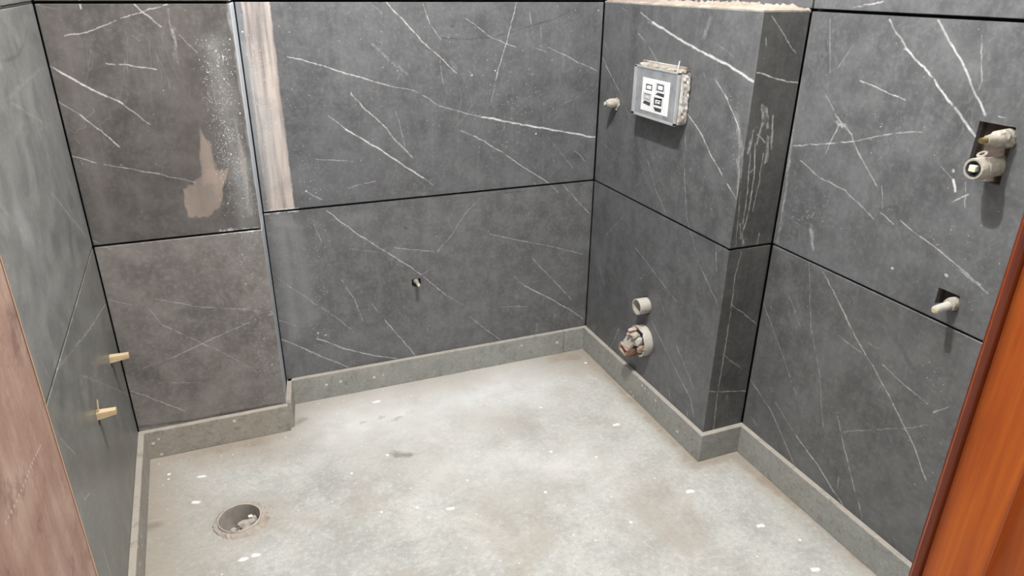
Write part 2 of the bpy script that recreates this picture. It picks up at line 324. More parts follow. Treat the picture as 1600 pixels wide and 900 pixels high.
def baseboard_material(name, a, b, brown):
    t = NT(name)
    n = t.noise(11, 6, .68); f = t.noise(120, 3, .6)
    col = t.mix(t.ramp(n, .3, .7), a, b)
    col = t.mix(t.ramp(t.noise(4.5, 4, .6), .45, .7, 0, brown), col, (.30, .255, .21))
    col = t.mix(t.ramp(f, .45, .8, 0, .35), col, (.42, .41, .38))
    col = t.mix(t.ramp(f, .42, .25, 0, .4), col, (.13, .13, .12))
    col = t.mix(t.math('MULTIPLY', t.speck(60, t.ramp(t.noise(3), .4, .7, .02, .12), .3), .85), col, (.66, .64, .59))
    # settled dust on the upper edge of the strip
    z = t.n.new('ShaderNodeSeparateXYZ'); t.t.links.new(t.n.new('ShaderNodeNewGeometry').outputs['Normal'], z.inputs[0])
    col = t.mix(t.ramp(z.outputs[2], .4, .9, 0, .8), col, (.36, .325, .275))
    col = t.mix(t.ramp(t.noise(38, 5, .75), .5, .66, 0, .5), col, (.37, .35, .315))
    col = t.mix(t.ramp(t.noise(30, 5, .75, dist=.4), .46, .34, 0, .55), col, (.15, .14, .122))
    t.bump(f, .25, .002)
    return t.done(col, .75)
M_BASE = baseboard_material('grey_skirting', (.205, .21, .197), (.285, .29, .272), .4)
M_BASEB = baseboard_material('brown_grey_skirting', (.22, .20, .175), (.32, .295, .26), .8)

# floor: dusty grey-green screed
def floor_material():
    t = NT('dusty_screed_floor')
    wob = t.vm('MULTIPLY_ADD', t.noise(9, 4, .6, col=True), (.10,)*3, (-.05,)*3)
    vec = t.vm('ADD', t.co, wob)
    big = t.noise(1.9, 5, .62, dist=.4); mid = t.noise(9, 6, .68); fine = t.noise(70, 4, .7); grit = t.noise(260, 2, .6)
    col = t.mix(t.ramp(big, .42, .60), (.37, .372, .345), (.47, .465, .435))
    col = t.mix(t.ramp(mid, .46, .68, 0, .6), col, (.57, .56, .53))
    col = t.mix(t.ramp(mid, .48, .32, 0, .6), col, (.31, .30, .265))
    col = t.mix(t.ramp(grit, .50, .68, 0, .55), col, (.30, .30, .28))
    col = t.mix(t.ramp(fine, .52, .68, 0, .45), col, (.62, .615, .60))
    col = t.mix(t.ramp(fine, .46, .32, 0, .45), col, (.28, .27, .245))
    def L(pts, wd, amp):
        q = [SURF['FL'](*p) for p in pts]; return [(a, b, wd, amp) for a, b in zip(q, q[1:])]
    # trodden brown dust lying along the skirting and in patches
    s = (L([(233,722),(458,675),(462,640),(915,552),(1090,722),(1150,712),(1400,905)], .045, 1.5) + L([(235,715),(458,668),(470,640),(915,548)], .17, 1.0) + L([(915,548),(1092,716)], .07, .8) + L([(1092,716),(1150,708),(1390,900)], .08, .7)
         + L([(232,715),(222,900)], .20, .95) + L([(270,740),(300,900)], .16, .45) + L([(370,815),(376,815)], .14, .7) + L([(740,650),(800,660)], .10, .6) + L([(600,655),(660,668),(690,640)], .06, .35)
         + L([(1010,760),(1060,820)], .10, .3) + L([(260,730),(470,690)], .10, .6) + L([(800,770),(860,760)], .1, .35) + L([(560,690),(700,740)], .12, .25))
    dirt = t.math('MULTIPLY', t.math('POWER', t.math('MINIMUM', t.lines(s, vec), 1.), .75), t.ramp(mid, .3, .65, .5, 1.))
    col = t.mix(dirt, col, (.265, .22, .17))
    col = t.mix(t.ramp(t.noise(4.2, 6, .7, dist=.6), .52, .64, 0, .55), col, (.35, .31, .262))
    # cleaner pale patch in the middle
    s = L([(560,660),(720,630),(800,600)], .30, .8) + L([(700,730),(900,720)], .22, .45)
    col = t.mix(t.math('MULTIPLY', t.math('MINIMUM', t.lines(s, vec), 1.), t.ramp(mid, .25, .6, .6, 1.)), col, (.68, .68, .665))
    s = L([(618,711),(640,708)], .022, 1.0) + L([(236,822),(246,818)], .03, 1.) + L([(608,655),(640,650)], .012, .5) + L([(560,662),(600,650)], .008, .5) + L([(455,665),(470,655)], .025, .8)
    col = t.mix(t.math('MINIMUM', t.lines(s, vec), .8), col, (.20, .175, .15))
    # ground-in scratches
    sc_ = t.noise(1, 3, .6, vec=t.scaled((3, 30, 1)), dist=.6)
    col = t.mix(t.ramp(sc_, .62, .78, 0, .3), col, (.38, .36, .32))
    dn = t.ramp(t.noise(2.4, 3), .42, .7, .008, .075)
    col = t.mix(t.math('MULTIPLY', t.speck(42, dn, .22), .9), col, (.84, .83, .80))
    col = t.mix(t.math('MULTIPLY', t.speck(120, t.math('MULTIPLY', dn, .9), .3), .7), col, (.80, .79, .76))
    w_ = [(312,745),(303,785),(377,874),(396,868),(960,664),(1075,768),(1270,890),(1185,822),(585,628),(700,795)]
    col = t.mix(t.math('MINIMUM', t.lines([x for p in w_ for x in L([p, (p[0]+7, p[1]-1)], .008, 1.4)], t.vm('ADD', t.co, t.vm('MULTIPLY_ADD', t.noise(60, 2, .6, col=True), (.012,)*3, (-.006,)*3))), 1.), col, (.85, .84, .81))
    t.bump(t.math('ADD', t.math('MULTIPLY', mid, 1.2), fine), .32, .004)
    return t.done(col, t.ramp(mid, .3, .7, .42, .62), Specular_IOR_Level=.4)

# varnished and weathered wood of the door frame
def wood(name, a, b, c, rough, dusty=0., coat=0.):
    t = NT(name)
    g = t.noise(1, 5, .62, vec=t.scaled((55, 55, 3.0)), dist=.7); g2 = t.noise(1, 3, .6, vec=t.scaled((260, 260, 6)))
    col = t.mix(t.ramp(g, .3, .7), a, b)
    col = t.mix(t.ramp(g2, .45, .75, 0, .4), col, c)
    if dusty:
        d = t.noise(16, 6, .7); d2 = t.noise(1, 4, .65, vec=t.scaled((90, 90, 9)))
        col = t.mix(t.math('MULTIPLY', t.ramp(d, .36, .66), t.ramp(d2, .3, .65, .3, dusty)), col, (.40, .29, .225))
        col = t.mix(t.ramp(t.noise(34, 5, .75), .52, .68, 0, .7), col, (.10, .05, .038))
    t.bump(g2, .2, .001)
    return t, col, rough, coat
t, c, r, k = wood('varnished_red_wood', (.42, .078, .008), (.62, .145, .014), (.34, .056, .006), .45, 0, .1)
M_VARN = t.done(c, r, Coat_Weight=k, Coat_Roughness=.18)
t, c, r, k = wood('dark_varnished_wood', (.17, .028, .006), (.26, .05, .010), (.13, .02, .005), .4)
M_DARKVARN = t.done(c, r)
t, c, r, k = wood('weathered_brown_wood', (.165, .082, .056), (.25, .14, .10), (.115, .055, .038), .75, .9)
M_OLDWOOD, _old, _oldc = t, t, c
t, c, r, k = wood('raw_orange_wood', (.34, .19, .11), (.44, .27, .17), (.28, .15, .09), .7)
M_RAW = t.done(c, r)

# ------------------------------------------------------------------ mesh helpers
def link(name, bm, mat, parent=None, smooth=False):
    me = bpy.data.meshes.new(name); bmesh.ops.recalc_face_normals(bm, faces=bm.faces); bm.to_mesh(me); bm.free()
    me.materials.append(mat)
    if smooth:
        for f in me.polygons: f.use_smooth = True
        try: me.set_sharp_from_angle(angle=math.radians(38))
        except Exception: pass
    o = bpy.data.objects.new(name, me); COL.objects.link(o)
    if parent: o.parent = parent
    return o
def empty(name, loc=(0, 0, 0)):
    o = bpy.data.objects.new(name, None); o.location = loc; o.empty_display_size = .05; COL.objects.link(o); return o
def tag(o, label=None, cat=None, kind=None, group=None):
    if label: o['label'] = label
    if cat: o['category'] = cat
    if kind: o['kind'] = kind
    if group: o['group'] = group
    return o
def bbox(bm, lo, hi, bevel=0.):
    lo = Vector(lo); hi = Vector(hi)
    r = bmesh.ops.create_cube(bm, size=1, matrix=Matrix.Translation((lo+hi)/2) @ Matrix.Diagonal((*(hi-lo), 1)))
    if bevel: bmesh.ops.bevel(bm, geom=list({e for v in r['verts'] for e in v.link_edges}), offset=bevel, segments=1, affect='EDGES')
    return bm
def frame_axes(n):
    n = n.normalized(); u = n.orthogonal().normalized() if abs(n.z) > .9 else Vector((0, 0, 1)).cross(n).normalized()
    return u, n.cross(u), n
def lathe(bm, base, n, prof, seg=28, lump=0., close=True):   # prof: (distance along n, radius)
    u, v, n = frame_axes(n); rings = []
    for d, r in prof:
        ring = []
        for i in range(seg):
            a = 2*math.pi*i/seg; rr = r*(1+lump*random.uniform(-1, 1))
            ring.append(bm.verts.new(base+n*d+(u*math.cos(a)+v*math.sin(a))*rr))
        rings.append(ring)
    for A, B in zip(rings, rings[1:]):
        for i in range(seg): bm.faces.new((A[i], A[(i+1) % seg], B[(i+1) % seg], B[i]))
    if close:
        for ring in (rings[0], rings[-1]): bm.faces.new(ring)
    return bm
def rough_chunk(bm, c, size, seed, sub=1, flat=1.0):
    rnd = random.Random(seed)
    r = bmesh.ops.create_icosphere(bm, subdivisions=sub, radius=1)
    rot = Matrix.Rotation(rnd.uniform(0, 6), 3, Vector((rnd.random(), rnd.random(), rnd.random()+.1)).normalized())
    for v in r['verts']:
        k = rnd.uniform(.72, 1.15); p = rot @ (v.co*k); v.co = Vector(c)+Vector((p.x*size[0], p.y*size[1], p.z*size[2]))
    return bm
def plate(o, u, v, U, Vv, th, holes=(), rounds=(), bevel=.0012):
    """slab in the plane o + s*u + t*v, thickness th behind it; holes: grid cells (i,j) left open; rounds {(i,j):(cu,cv,r)} round openings"""
    bm = bmesh.new(); n = u.cross(v).normalized(); rounds = dict(rounds)
    if not holes and not rounds:
        q = [o+u*a+v*b for a, b in ((U[0], Vv[0]), (U[1], Vv[0]), (U[1], Vv[1]), (U[0], Vv[1]))]
        vs = [bm.verts.new(p) for p in q]+[bm.verts.new(p-n*th) for p in q]
        bm.faces.new(vs[:4]); bm.faces.new(vs[4:][::-1])
        for i in range(4): bm.faces.new((vs[i], vs[i+4], vs[(i+1) % 4+4], vs[(i+1) % 4]))
        if bevel: bmesh.ops.bevel(bm, geom=list(bm.edges), offset=bevel, segments=1, affect='EDGES')
        return bm
    cache = {}
    def vt(a, b, k):
        key = (round(a, 6), round(b, 6), k)
        if key not in cache: cache[key] = bm.verts.new(o+u*a+v*b-n*(th*k))
        return cache[key]
    ni, nj = len(U)-1, len(Vv)-1
    solid = lambda i, j: 0 <= i < ni and 0 <= j < nj and (i, j) not in holes
    for i in range(ni):
        for j in range(nj):
            if not solid(i, j): continue
            a0, a1, b0, b1 = U[i], U[i+1], Vv[j], Vv[j+1]
            if (i, j) in rounds:
                cu, cv, r = rounds[(i, j)]; N = 40; angs = [2*math.pi*k/N for k in range(N)]
                angs = sorted({round(x, 5) for x in angs+[math.atan2(b-cv, a-cu) % (2*math.pi) for a in (a0, a1) for b in (b0, b1)]})
                ins, out = [], []
                for an in angs:
                    c_, s_ = math.cos(an), math.sin(an)
                    k = min([(a1-cu)/c_ if c_ > 1e-9 else 1e9, (a0-cu)/c_ if c_ < -1e-9 else 1e9, (b1-cv)/s_ if s_ > 1e-9 else 1e9, (b0-cv)/s_ if s_ < -1e-9 else 1e9])
                    ins.append((cu+c_*r, cv+s_*r)); out.append((cu+c_*k, cv+s_*k))
                for k in range(len(angs)):
                    k2 = (k+1) % len(angs)
                    for L in (0, 1): bm.faces.new((vt(*ins[k], L), vt(*ins[k2], L), vt(*out[k2], L), vt(*out[k], L)))
                    bm.faces.new((vt(*ins[k], 0), vt(*ins[k2], 0), vt(*ins[k2], 1), vt(*ins[k], 1)))
            else:
                for L in (0, 1): bm.faces.new((vt(a0, b0, L), vt(a1, b0, L), vt(a1, b1, L), vt(a0, b1, L)))
            for (di, dj, p, q) in ((-1, 0, (a0, b0), (a0, b1)), (1, 0, (a1, b0), (a1, b1)), (0, -1, (a0, b0), (a1, b0)), (0, 1, (a0, b1), (a1, b1))):
                if not solid(i+di, j+dj): bm.faces.new((vt(*p, 0), vt(*q, 0), vt(*q, 1), vt(*p, 1)))
    return bm

# ------------------------------------------------------------------ floor
dr_c = sum((SURF['FL'](*p) for p in ((341,822),(408,805),(388,790),(362,837))), Vector())/4
DR = .056
fl = link('floor', plate(Vector((0, 0, 0)), Vector((1, 0, 0)), Vector((0, 1, 0)),
    [-.12, dr_c.x-.1, dr_c.x+.1, WD+.12], [CY-.6, dr_c.y-.1, dr_c.y+.1, .12], .16, (), {(1, 1): (dr_c.x, dr_c.y, DR+.002)}), floor_material())
tag(fl, 'dusty grey-green cement screed floor with white spatters', kind='structure')

# ------------------------------------------------------------------ walls: dark bedding slab + separate large tiles with open joints
TH, BED = .012, .030
rows = [(.0, Z1), (Z1, Z2), (Z2, Z3), (Z3, ZC)]
TINT = {'BL': (.71, .655, .615), 'BR': (.78, .79, .82), 'BX': (.84, .855, .875), 'BS': (.62, .62, .61), 'RW': (.86, .875, .90), 'LW': (1.40, 1.41, 1.35)}  # BS: shade of the boxing end put into a darker tile colour
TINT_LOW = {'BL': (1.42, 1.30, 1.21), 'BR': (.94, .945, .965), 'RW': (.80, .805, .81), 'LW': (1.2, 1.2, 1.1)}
_mats = {}
def tmat(surf, r):
    if (surf, r) not in _mats:
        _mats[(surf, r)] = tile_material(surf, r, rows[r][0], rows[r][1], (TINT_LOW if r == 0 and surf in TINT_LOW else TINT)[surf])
    return _mats[(surf, r)]
def wall(name, lo, hi, label):
    return tag(link(name, bbox(bmesh.new(), lo, hi), M_BACK), label, kind='structure')
def tiles(parent, surf, o, u, length, rws=(0, 1, 2, 3), cuts=(), gaps=(1, 1)):
    """rows of tiles along u from o; the joints are left open"""
    v = Vector((0, 0, 1)); cs = [0]+list(cuts)+[length]
    for r in rws:
        for a, b in zip(cs, cs[1:]):
            U = [a+(GAP*gaps[0] if a == 0 else GAP), b-(GAP*gaps[1] if b == length else GAP)]; Vv = [rows[r][0]+(GAP if r else 0), rows[r][1]-GAP]
            hs, rd = [], {}
            for (sf, kind, c1, c2, c3, c4) in OPEN:
                if sf != surf: continue
                pu = lambda p: (p-o).dot(u)
                if kind == 'rect':
                    x0, x1 = sorted((pu(c1), pu(c2))); z0, z1 = sorted((c1.z, c2.z))
                    if z0 > Vv[0] and z1 < Vv[1] and x0 > U[0] and x1 < U[-1]: hs.append((x0, x1, z0, z1))
                else:
                    x, z = pu(c1), c1.z; s_ = c2*1.15; xa, xb = c3 or x-s_, c4 or x+s_
                    if Vv[0] < z < Vv[1] and U[0] < x < U[-1]: rd[(xa, xb, z-s_, z+s_)] = (x, z, c2)
            if hs or rd:
                cells = hs+list(rd)
                UU = sorted(set([U[0], U[-1]]+[x for c in cells for x in c[:2]])); VV = sorted(set(Vv+[x for c in cells for x in c[2:]]))
                holes, rmap = [], {}
                for i in range(len(UU)-1):
                    for j in range(len(VV)-1):
                        mu, mv = (UU[i]+UU[i+1])/2, (VV[j]+VV[j+1])/2
                        for h in hs:
                            if h[0] < mu < h[1] and h[2] < mv < h[3]: holes.append((i, j))
                        for h, q in rd.items():
                            if h[0] < mu < h[1] and h[2] < mv < h[3]: rmap[(i, j)] = q
                bm = plate(o, u, v, UU, VV, TH, holes, rmap)
            else:
                bm = plate(o, u, v, U, Vv, TH)
            link('tile', bm, tmat(surf, r), parent)

# openings cut in the tiles
H1a, H1b = SURF['RW'](1531,189), SURF['RW'](1561,290)
H2a, H2b = SURF['RW'](1467,449), SURF['RW'](1493,488)
H3 = SURF['BR'](650.5,441.5)
WST = SURF['BX'](1006,531); FLS = SURF['BX'](1010,477); STB = SURF['BX'](964,161)
OPEN = [('RW', 'rect', H1a, H1b, 0, 0), ('RW', 'rect', H2a, H2b, 0, 0),
        ('BR', 'rect', H3+Vector((-.016, 0, .014)), H3+Vector((.016, 0, -.015)), 0, 0),
        ('BX', 'round', WST, .057, -WST.y-.066, -WST.y+.066), ('BX', 'round', FLS, .031, -WST.y-.066, -WST.y+.066)]

X, Y, Z = Vector((1, 0, 0)), Vector((0, 1, 0)), Vector((0, 0, 1))
wb = wall('wall_back', (-.12, BED, 0), (WD+.12, .15, ZC), 'dark grey marble tiled back wall with white veins and open black joints')
tiles(wb, 'BR', Vector((XB, 0, 0)), X, W-XB)
# upper rows of the back wall carry on behind the ledge over the boxing
for r in (2, 3):
    link('tile', plate(Vector((W, 0, 0)), X, Z, [GAP, D-GAP], [rows[r][0]+GAP, rows[r][1]-GAP], TH), tmat('BR', r), wb)
wp = wall('wall_pier', (-.05, -P+BED, 0), (XS-BED, .12, ZC), 'shallow tiled pier at the left of the back wall with brown cement stains')
tiles(wp, 'BL', Vector((0, -P, 0)), X, XS, gaps=(1, .2))
su = Vector((XB-XS, P, 0)).normalized()
sl = Vector((XB-XS, P, 0)).length
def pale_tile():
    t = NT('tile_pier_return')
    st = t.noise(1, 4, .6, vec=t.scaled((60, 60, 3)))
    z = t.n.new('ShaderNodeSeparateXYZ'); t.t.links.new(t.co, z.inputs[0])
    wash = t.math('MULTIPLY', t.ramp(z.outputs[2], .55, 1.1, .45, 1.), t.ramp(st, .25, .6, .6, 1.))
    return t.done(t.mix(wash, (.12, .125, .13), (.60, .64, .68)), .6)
M_RET = pale_tile()
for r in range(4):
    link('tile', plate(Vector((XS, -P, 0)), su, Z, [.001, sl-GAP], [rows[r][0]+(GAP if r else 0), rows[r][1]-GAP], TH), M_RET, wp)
# left wall, slightly out of square
lu = Vector((S, -1, 0)).normalized()      # runs towards the door along the wall; outward normal is +x
LL = (P+.02 - YF)/1.0
bm = bmesh.new(); o = Vector((0, -P, 0))
def quad_prism(bm, pts, z0, z1):
    a = [bm.verts.new((p[0], p[1], z0)) for p in pts]; b = [bm.verts.new((p[0], p[1], z1)) for p in pts]
    bm.faces.new(a); bm.faces.new(b)
    for i in range(len(pts)): bm.faces.new((a[i], a[(i+1) % len(pts)], b[(i+1) % len(pts)], b[i]))
e1 = o+lu*1.75; nn = LWN
quad_prism(bm, [o-nn*.0018, e1-nn*.0018, e1-nn*.15, o-nn*.15], 0, ZC)
wl = tag(link('wall_left', bm, M_BACK), 'grey-green sheen tiled left wall seen edge on', kind='structure')
v_ = Z
oL = e1
tl = -lu
tiles(wl, 'LW', e1, tl, 1.75)
# right wall and the cistern boxing in front of it
wr = wall('wall_right', (WD+BED, YF-.1, 0), (WD+.15, .12, ZC), 'dark veined marble tiled right wall beyond the boxing')
# tiles() needs u x z to point into the room: for the walls facing -x that is u = -y
tiles(wr, 'RW', Vector((WD, -E, 0)), -Y, -YF-E)
for r in (2, 3):
    link('tile', plate(Vector((WD, 0, 0)), -Y, Z, [GAP, E-GAP], [rows[r][0]+GAP, rows[r][1]-GAP], TH), tmat('RW', r), wr)
bxw = wall('wall_boxing', (W+BED, -E+BED, 0), (WD+BED, BED, Z2-.006), 'tiled boxing that hides the toilet cistern and waste pipes')
tiles(bxw, 'BX', Vector((W, 0, 0)), -Y, E, (0, 1), gaps=(1, .2))
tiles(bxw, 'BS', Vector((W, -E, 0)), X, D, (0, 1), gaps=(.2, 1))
# cream mortar smoothed over the top of the boxing
bm = bmesh.new(); nx, ny = 14, 70; g = []
rnd = random.Random(3)
for j in range(ny+1):
    rowv = []
    for i in range(nx+1):
        x = W+.001+(D-.002)*i/nx; y = .0-(E-.001)*j/ny
        z = Z2+.001+.004*rnd.random()*(i not in (0,))+(.012*rnd.random()**3 if i >= nx-3 else 0)*(1 if j < ny-4 else .3)
        if i == 0 or j == ny: z = Z2-.001+.0015*rnd.random()
        rowv.append(bm.verts.new((x, y, z)))
    g.append(rowv)
for j in range(ny):
    for i in range(nx): bm.faces.new((g[j][i], g[j][i+1], g[j+1][i+1], g[j+1][i]))
ring = [g[0][i] for i in range(nx+1)]+[g[j][nx] for j in range(1, ny+1)]+[g[ny][i] for i in range(nx-1, -1, -1)]+[g[j][0] for j in range(ny-1, 0, -1)]
low = [bm.verts.new((v.co.x, v.co.y, Z2-.006)) for v in ring]
for i in range(len(ring)): bm.faces.new((ring[i], ring[(i+1) % len(ring)], low[(i+1) % len(ring)], low[i]))
tag(link('trim_1', bm, M_MORTAR), 'rough cream mortar bed along the top of the boxing', kind='structure')

# ------------------------------------------------------------------ skirting strips
def skirting(name, runs, label, mat):
    r = tag(empty(name), label, kind='structure')
    for a, b, n in runs:
        a = Vector((*a, 0)); b = Vector((*b, 0)); n = Vector((*n, 0))
        bm = bmesh.new(); pts = [a-n*0, b-n*0, b+n*T, a+n*T]
        quad_prism(bm, pts, 0, ZB); bmesh.ops.recalc_face_normals(bm, faces=bm.faces)
        bmesh.ops.bevel(bm, geom=list(bm.edges), offset=.0015, segments=1, affect='EDGES')
        link('skirting_tile', bm, mat, r)
    return r
yj = SURF['BR'](878, 535).x
skirting('baseboard_back', [((XB+.004, 0), (yj-.0008, 0), (0, -1)), ((yj+.0008, 0), (W, 0), (0, -1))], 'grey skirting strip along the back wall', M_BASE)
skirting('baseboard_pier', [((.0, -P), (XS+.004, -P), (0, -1)), ((XS-.002, -P), (XB+.004-.0, 0), (1, -.0))], 'brown dusty skirting strip at the foot of the pier', M_BASEB)
skirting('baseboard_boxing', [((W, -T), (W, -E-.001), (-1, 0)), ((W-T, -E), (WD, -E), (0, -1))], 'grey skirting strip around the foot of the boxing', M_BASE)
skirting('baseboard_right', [((WD, -E-T), (WD, YF), (-1, 0))], 'grey skirting strip along the right wall', M_BASE)
L0 = Vector((0, -P-T, 0)); L1 = L0+lu*1.6
skirting('baseboard_left', [((S*T, -P-T), (L1.x, L1.y), (LWN.x, LWN.y))], 'dusty skirting strip along the left wall', M_BASEB)

# ------------------------------------------------------------------ ceiling and door wall
ce = link('ceiling', bbox(bmesh.new(), (-.15, YF-.12, ZC), (WD+.15, .15, ZC+.1)), M_CEIL); tag(ce, 'plain white ceiling above the tiled room', kind='structure')
xl = un(77.5, 650, 1, YF).x; xr = un(1506.5, 612, 1, YF).x
DH = 2.05; JT = .045; DEP = .19
bm = bmesh.new()
bbox(bm, (-.15, YF-.12, 0), (xl-JT, YF, ZC)); bbox(bm, (xr+JT+.02, YF-.12, 0), (WD+.15, YF, ZC)); bbox(bm, (xl-JT, YF-.12, DH+JT), (xr+JT+.02, YF, ZC))
tag(link('wall_front', bm, M_PLASTER), 'plain plastered wall around the doorway', kind='structure')
door = tag(empty('door_1', ((xl+xr)/2, YF, 0)), 'wooden door frame the room is seen through, weathered left and varnished right', kind='structure')
def dpart(name, bm, mat, parent=door, smooth=False):
    bmesh.ops.translate(bm, verts=bm.verts, vec=-door.location) if parent is door else None
    return link(name, bm, mat, parent, smooth)
# old jamb with a curve of pale dots
t = _old; q = [un(px, py, 0, xl)-door.location for px, py in ((63,697),(56,712),(48,730),(40,752),(30,775),(18,800),(5,826))]
dots = []
for a, b in zip(q, q[1:]):
    for k in range(3): p = a.lerp(b, k/3); dots.append((p, p+Vector((0, 0, .0004)), .0009, 1.4))
c2 = t.mix(t.math('MINIMUM', t.lines(dots, t.co), .8), _oldc, (.45, .36, .29))
M_OLD = t.done(c2, .75)
bm = bmesh.new(); quad_prism(bm, [(xl, YF-.0026), (xl, YF-DEP), (xl-JT, YF-DEP), (xl-JT, YF-.0026)], 0, DH+JT)
dpart('weathered_jamb', bm, M_OLD)['label'] = 'weathered dusty brown jamb'
bm = bmesh.new(); quad_prism(bm, [(xl+.0003, YF-.0026), (xl, YF), (xl-JT, YF), (xl-JT, YF-.0026)], 0, DH+JT)
dpart('jamb_edge', bm, M_RAW)['label'] = 'raw orange wood arris'
# varnished jamb: bead, flat, rebate
ys = un(1545, 880, 0, xr).y
bm = bmesh.new(); pr = [(xr+.004, YF)]
for k in range(7):
    a = math.pi/2*k/6; pr.append((xr+.004-.008*math.sin(math.pi*k/6), YF-.002-.011*k/6))
yb = YF-.0135
pr += [(xr+.003, yb), (xr+.003, yb-.0025), (xr, yb-.004), (xr, ys+.002), (xr+.001, ys), (xr+.007, ys), (xr+.007, YF-DEP), (xr+JT+.02, YF-DEP), (xr+JT+.02, YF)]
bead = pr[:8]+[(xr+.006, YF-.0135), (xr+.02, YF-.0135), (xr+.02, YF)]
pr = [(xr+.003, yb)]+pr[9:-1]+[(xr+JT+.02, yb)]
bb = bmesh.new(); quad_prism(bb, bead, 0, DH+JT)
dpart('jamb_bead', bb, M_DARKVARN)['label'] = 'dark red-brown rounded bead'
quad_prism(bm, pr, 0, DH+JT)
dpart('varnished_jamb', bm, M_VARN)['label'] = 'red-brown varnished jamb with rebate'
bm = bbox(bmesh.new(), (xl, YF-DEP, DH), (xr, YF, DH+JT), .002)
dpart('head', bm, M_VARN)

# ------------------------------------------------------------------ ceiling lamp (out of frame)
lamp = tag(empty('ceiling_lamp', (LIGHT_POS[0], LIGHT_POS[1], ZC)), 'small round surface lamp on the ceiling', 'lamp')
link('housing', lathe(bmesh.new(), Vector((0, 0, 0)), Vector((0, 0, -1)), [(0, .075), (.03, .075), (.034, .07), (.034, .062), (.02, .06)], 32), M_LABEL, lamp, True)
t = NT('lamp_diffuser'); M_DIFF = t.done((.9, .9, .9), .5, Emission_Color=(*LIGHT_COL, 1), Emission_Strength=6.)
link('diffuser', lathe(bmesh.new(), Vector((0, 0, 0)), Vector((0, 0, -1)), [(.022, .058), (.032, .05)], 32), M_DIFF, lamp, True)
ld = bpy.data.lights.new('lamp_light', 'POINT'); ld.energy = LIGHT_W; ld.color = LIGHT_COL; ld.shadow_soft_size = .03
lo = bpy.data.objects.new('lamp_light', ld); lo.parent = lamp; lo.location = (0, 0, LIGHT_POS[2]-ZC); COL.objects.link(lo)

# ------------------------------------------------------------------ things on the walls
def pocket(parent, a, b, n, depth=.024):                # brown mortar at the bottom of an opening, with sides
    bm = bmesh.new(); c = [a, Vector((a.x, b.y, a.z)) if abs(n.x) > .5 else Vector((b.x, a.y, a.z)), b, Vector((b.x, a.y, b.z)) if abs(n.x) > .5 else Vector((a.x, b.y, b.z))]
    c = [Vector((p.x, p.y, z)) for p, z in zip(c, (a.z, a.z, b.z, b.z))]
    top = [bm.verts.new(p-n*TH*1.0) for p in c]; bot = [bm.verts.new(p-n*depth) for p in c]
    bm.faces.new(bot)
    for i in range(4): bm.faces.new((top[i], top[(i+1) % 4], bot[(i+1) % 4], bot[i]))
    return link('mortar_pocket', bm, M_POCKET, parent)
pocket(wr, H1a, H1b, NRM['RW']); pocket(wr, H2a, H2b, NRM['RW'])
pocket(wb, H3+Vector((-.016, 0, .014)), H3+Vector((.016, 0, -.015)), NRM['BR'])
for c_, r_ in ((WST, .0568), (FLS, .0308)):
    link('mortar_pocket', lathe(bmesh.new(), c_, NRM['BX'], [(-.024, r_), (-.023, r_), (-TH, r_)], 28, close=False), M_POCKET, bxw)
def at(name, base, label, cat, group=None): return tag(empty(name, base), label, cat, group=group)
O = Vector((0, 0, 0))
# concealed shower mixer in the tall cut-out
b, L = reach('RW', 1556, 260, 1520, 263); n = NRM['RW']
mx_ = at('shower_valve', b, 'cement-splashed shower mixer with round sleeve in the tall cut-out of the right wall', 'valve')
rs = .0195
link('sleeve', lathe(bmesh.new(), O, n, [(-.022, rs*.95), (L*.45, rs*.98), (L*.62, rs*1.0), (L*.63, rs*1.12), (L*.70, rs*1.12), (L*.71, rs*1.06), (L*.97, rs*1.04), (L, rs*.98), (L, rs*.80), (L*.72, rs*.76)], 32, .012, False), M_DUSTY, mx_, True)
link('seal', lathe(bmesh.new(), O, n, [(L*.70, rs*.79), (L*.96, rs*.79), (L*.96, rs*.6), (L*.74, rs*.58), (L*.74, .002)], 28, 0, False), M_BLACK, mx_, True)
bm = bmesh.new(); q = n*(L*.86)
bbox(bm, q+Vector((-.012, -.006, -.005)), q+Vector((.012, .007, .007)), .001); link('cartridge', bm, M_IVORY, mx_)
link('spindle', lathe(bmesh.new(), Vector((0, .001, .002)), n, [(L*.7, .0028), (L*1.0, .0028), (L*1.01, .002)], 12), M_BRASS, mx_, True)
def torus(bm, c, ax, R_, r_, seg=20, ts=8, lump=0):
    u, v, a = frame_axes(ax); rings = []
    for i in range(seg):
        t_ = 2*math.pi*i/seg; dr = u*math.cos(t_)+v*math.sin(t_); cc = c+dr*R_; rr = r_*(1+lump*random.uniform(-1, 1))
        rings.append([bm.verts.new(cc+dr*rr*math.cos(2*math.pi*k/ts)+a*rr*math.sin(2*math.pi*k/ts)) for k in range(ts)])
    for i in range(seg):
        A, B = rings[i], rings[(i+1) % seg]
        for k in range(ts): bm.faces.new((A[k], A[(k+1) % ts], B[(k+1) % ts], B[k]))
    return bm
lg = SURF['RW'](1545, 237)-b
link('lug', torus(bmesh.new(), Vector((-L*.42, lg.y*.5+.004, .022)), Vector((-.5, .2, .8)), .0075, .0026, lump=.15), M_DUSTY, mx_, True)
b2, L2 = reach('RW', 1572, 216, 1532, 218)
dv = at('diverter_stub', b2, 'lumpy cement-covered brass outlet above the round sleeve in the same cut-out', 'valve')
bm = lathe(bmesh.new(), O, n, [(-.022, .017), (-.005, .017), (.012, .0165), (L2*.42, .0155), (L2*.5, .011), (L2*.68, .0095), (L2*.78, .0082)], 20, .10)
rough_chunk(bm, (-.016, -.006, .004), (.016, .014, .014), 5, 2); rough_chunk(bm, (-.006, -.010, -.006), (.012, .013, .011), 6, 2)
link('body', bm, M_DUSTY, dv, True)
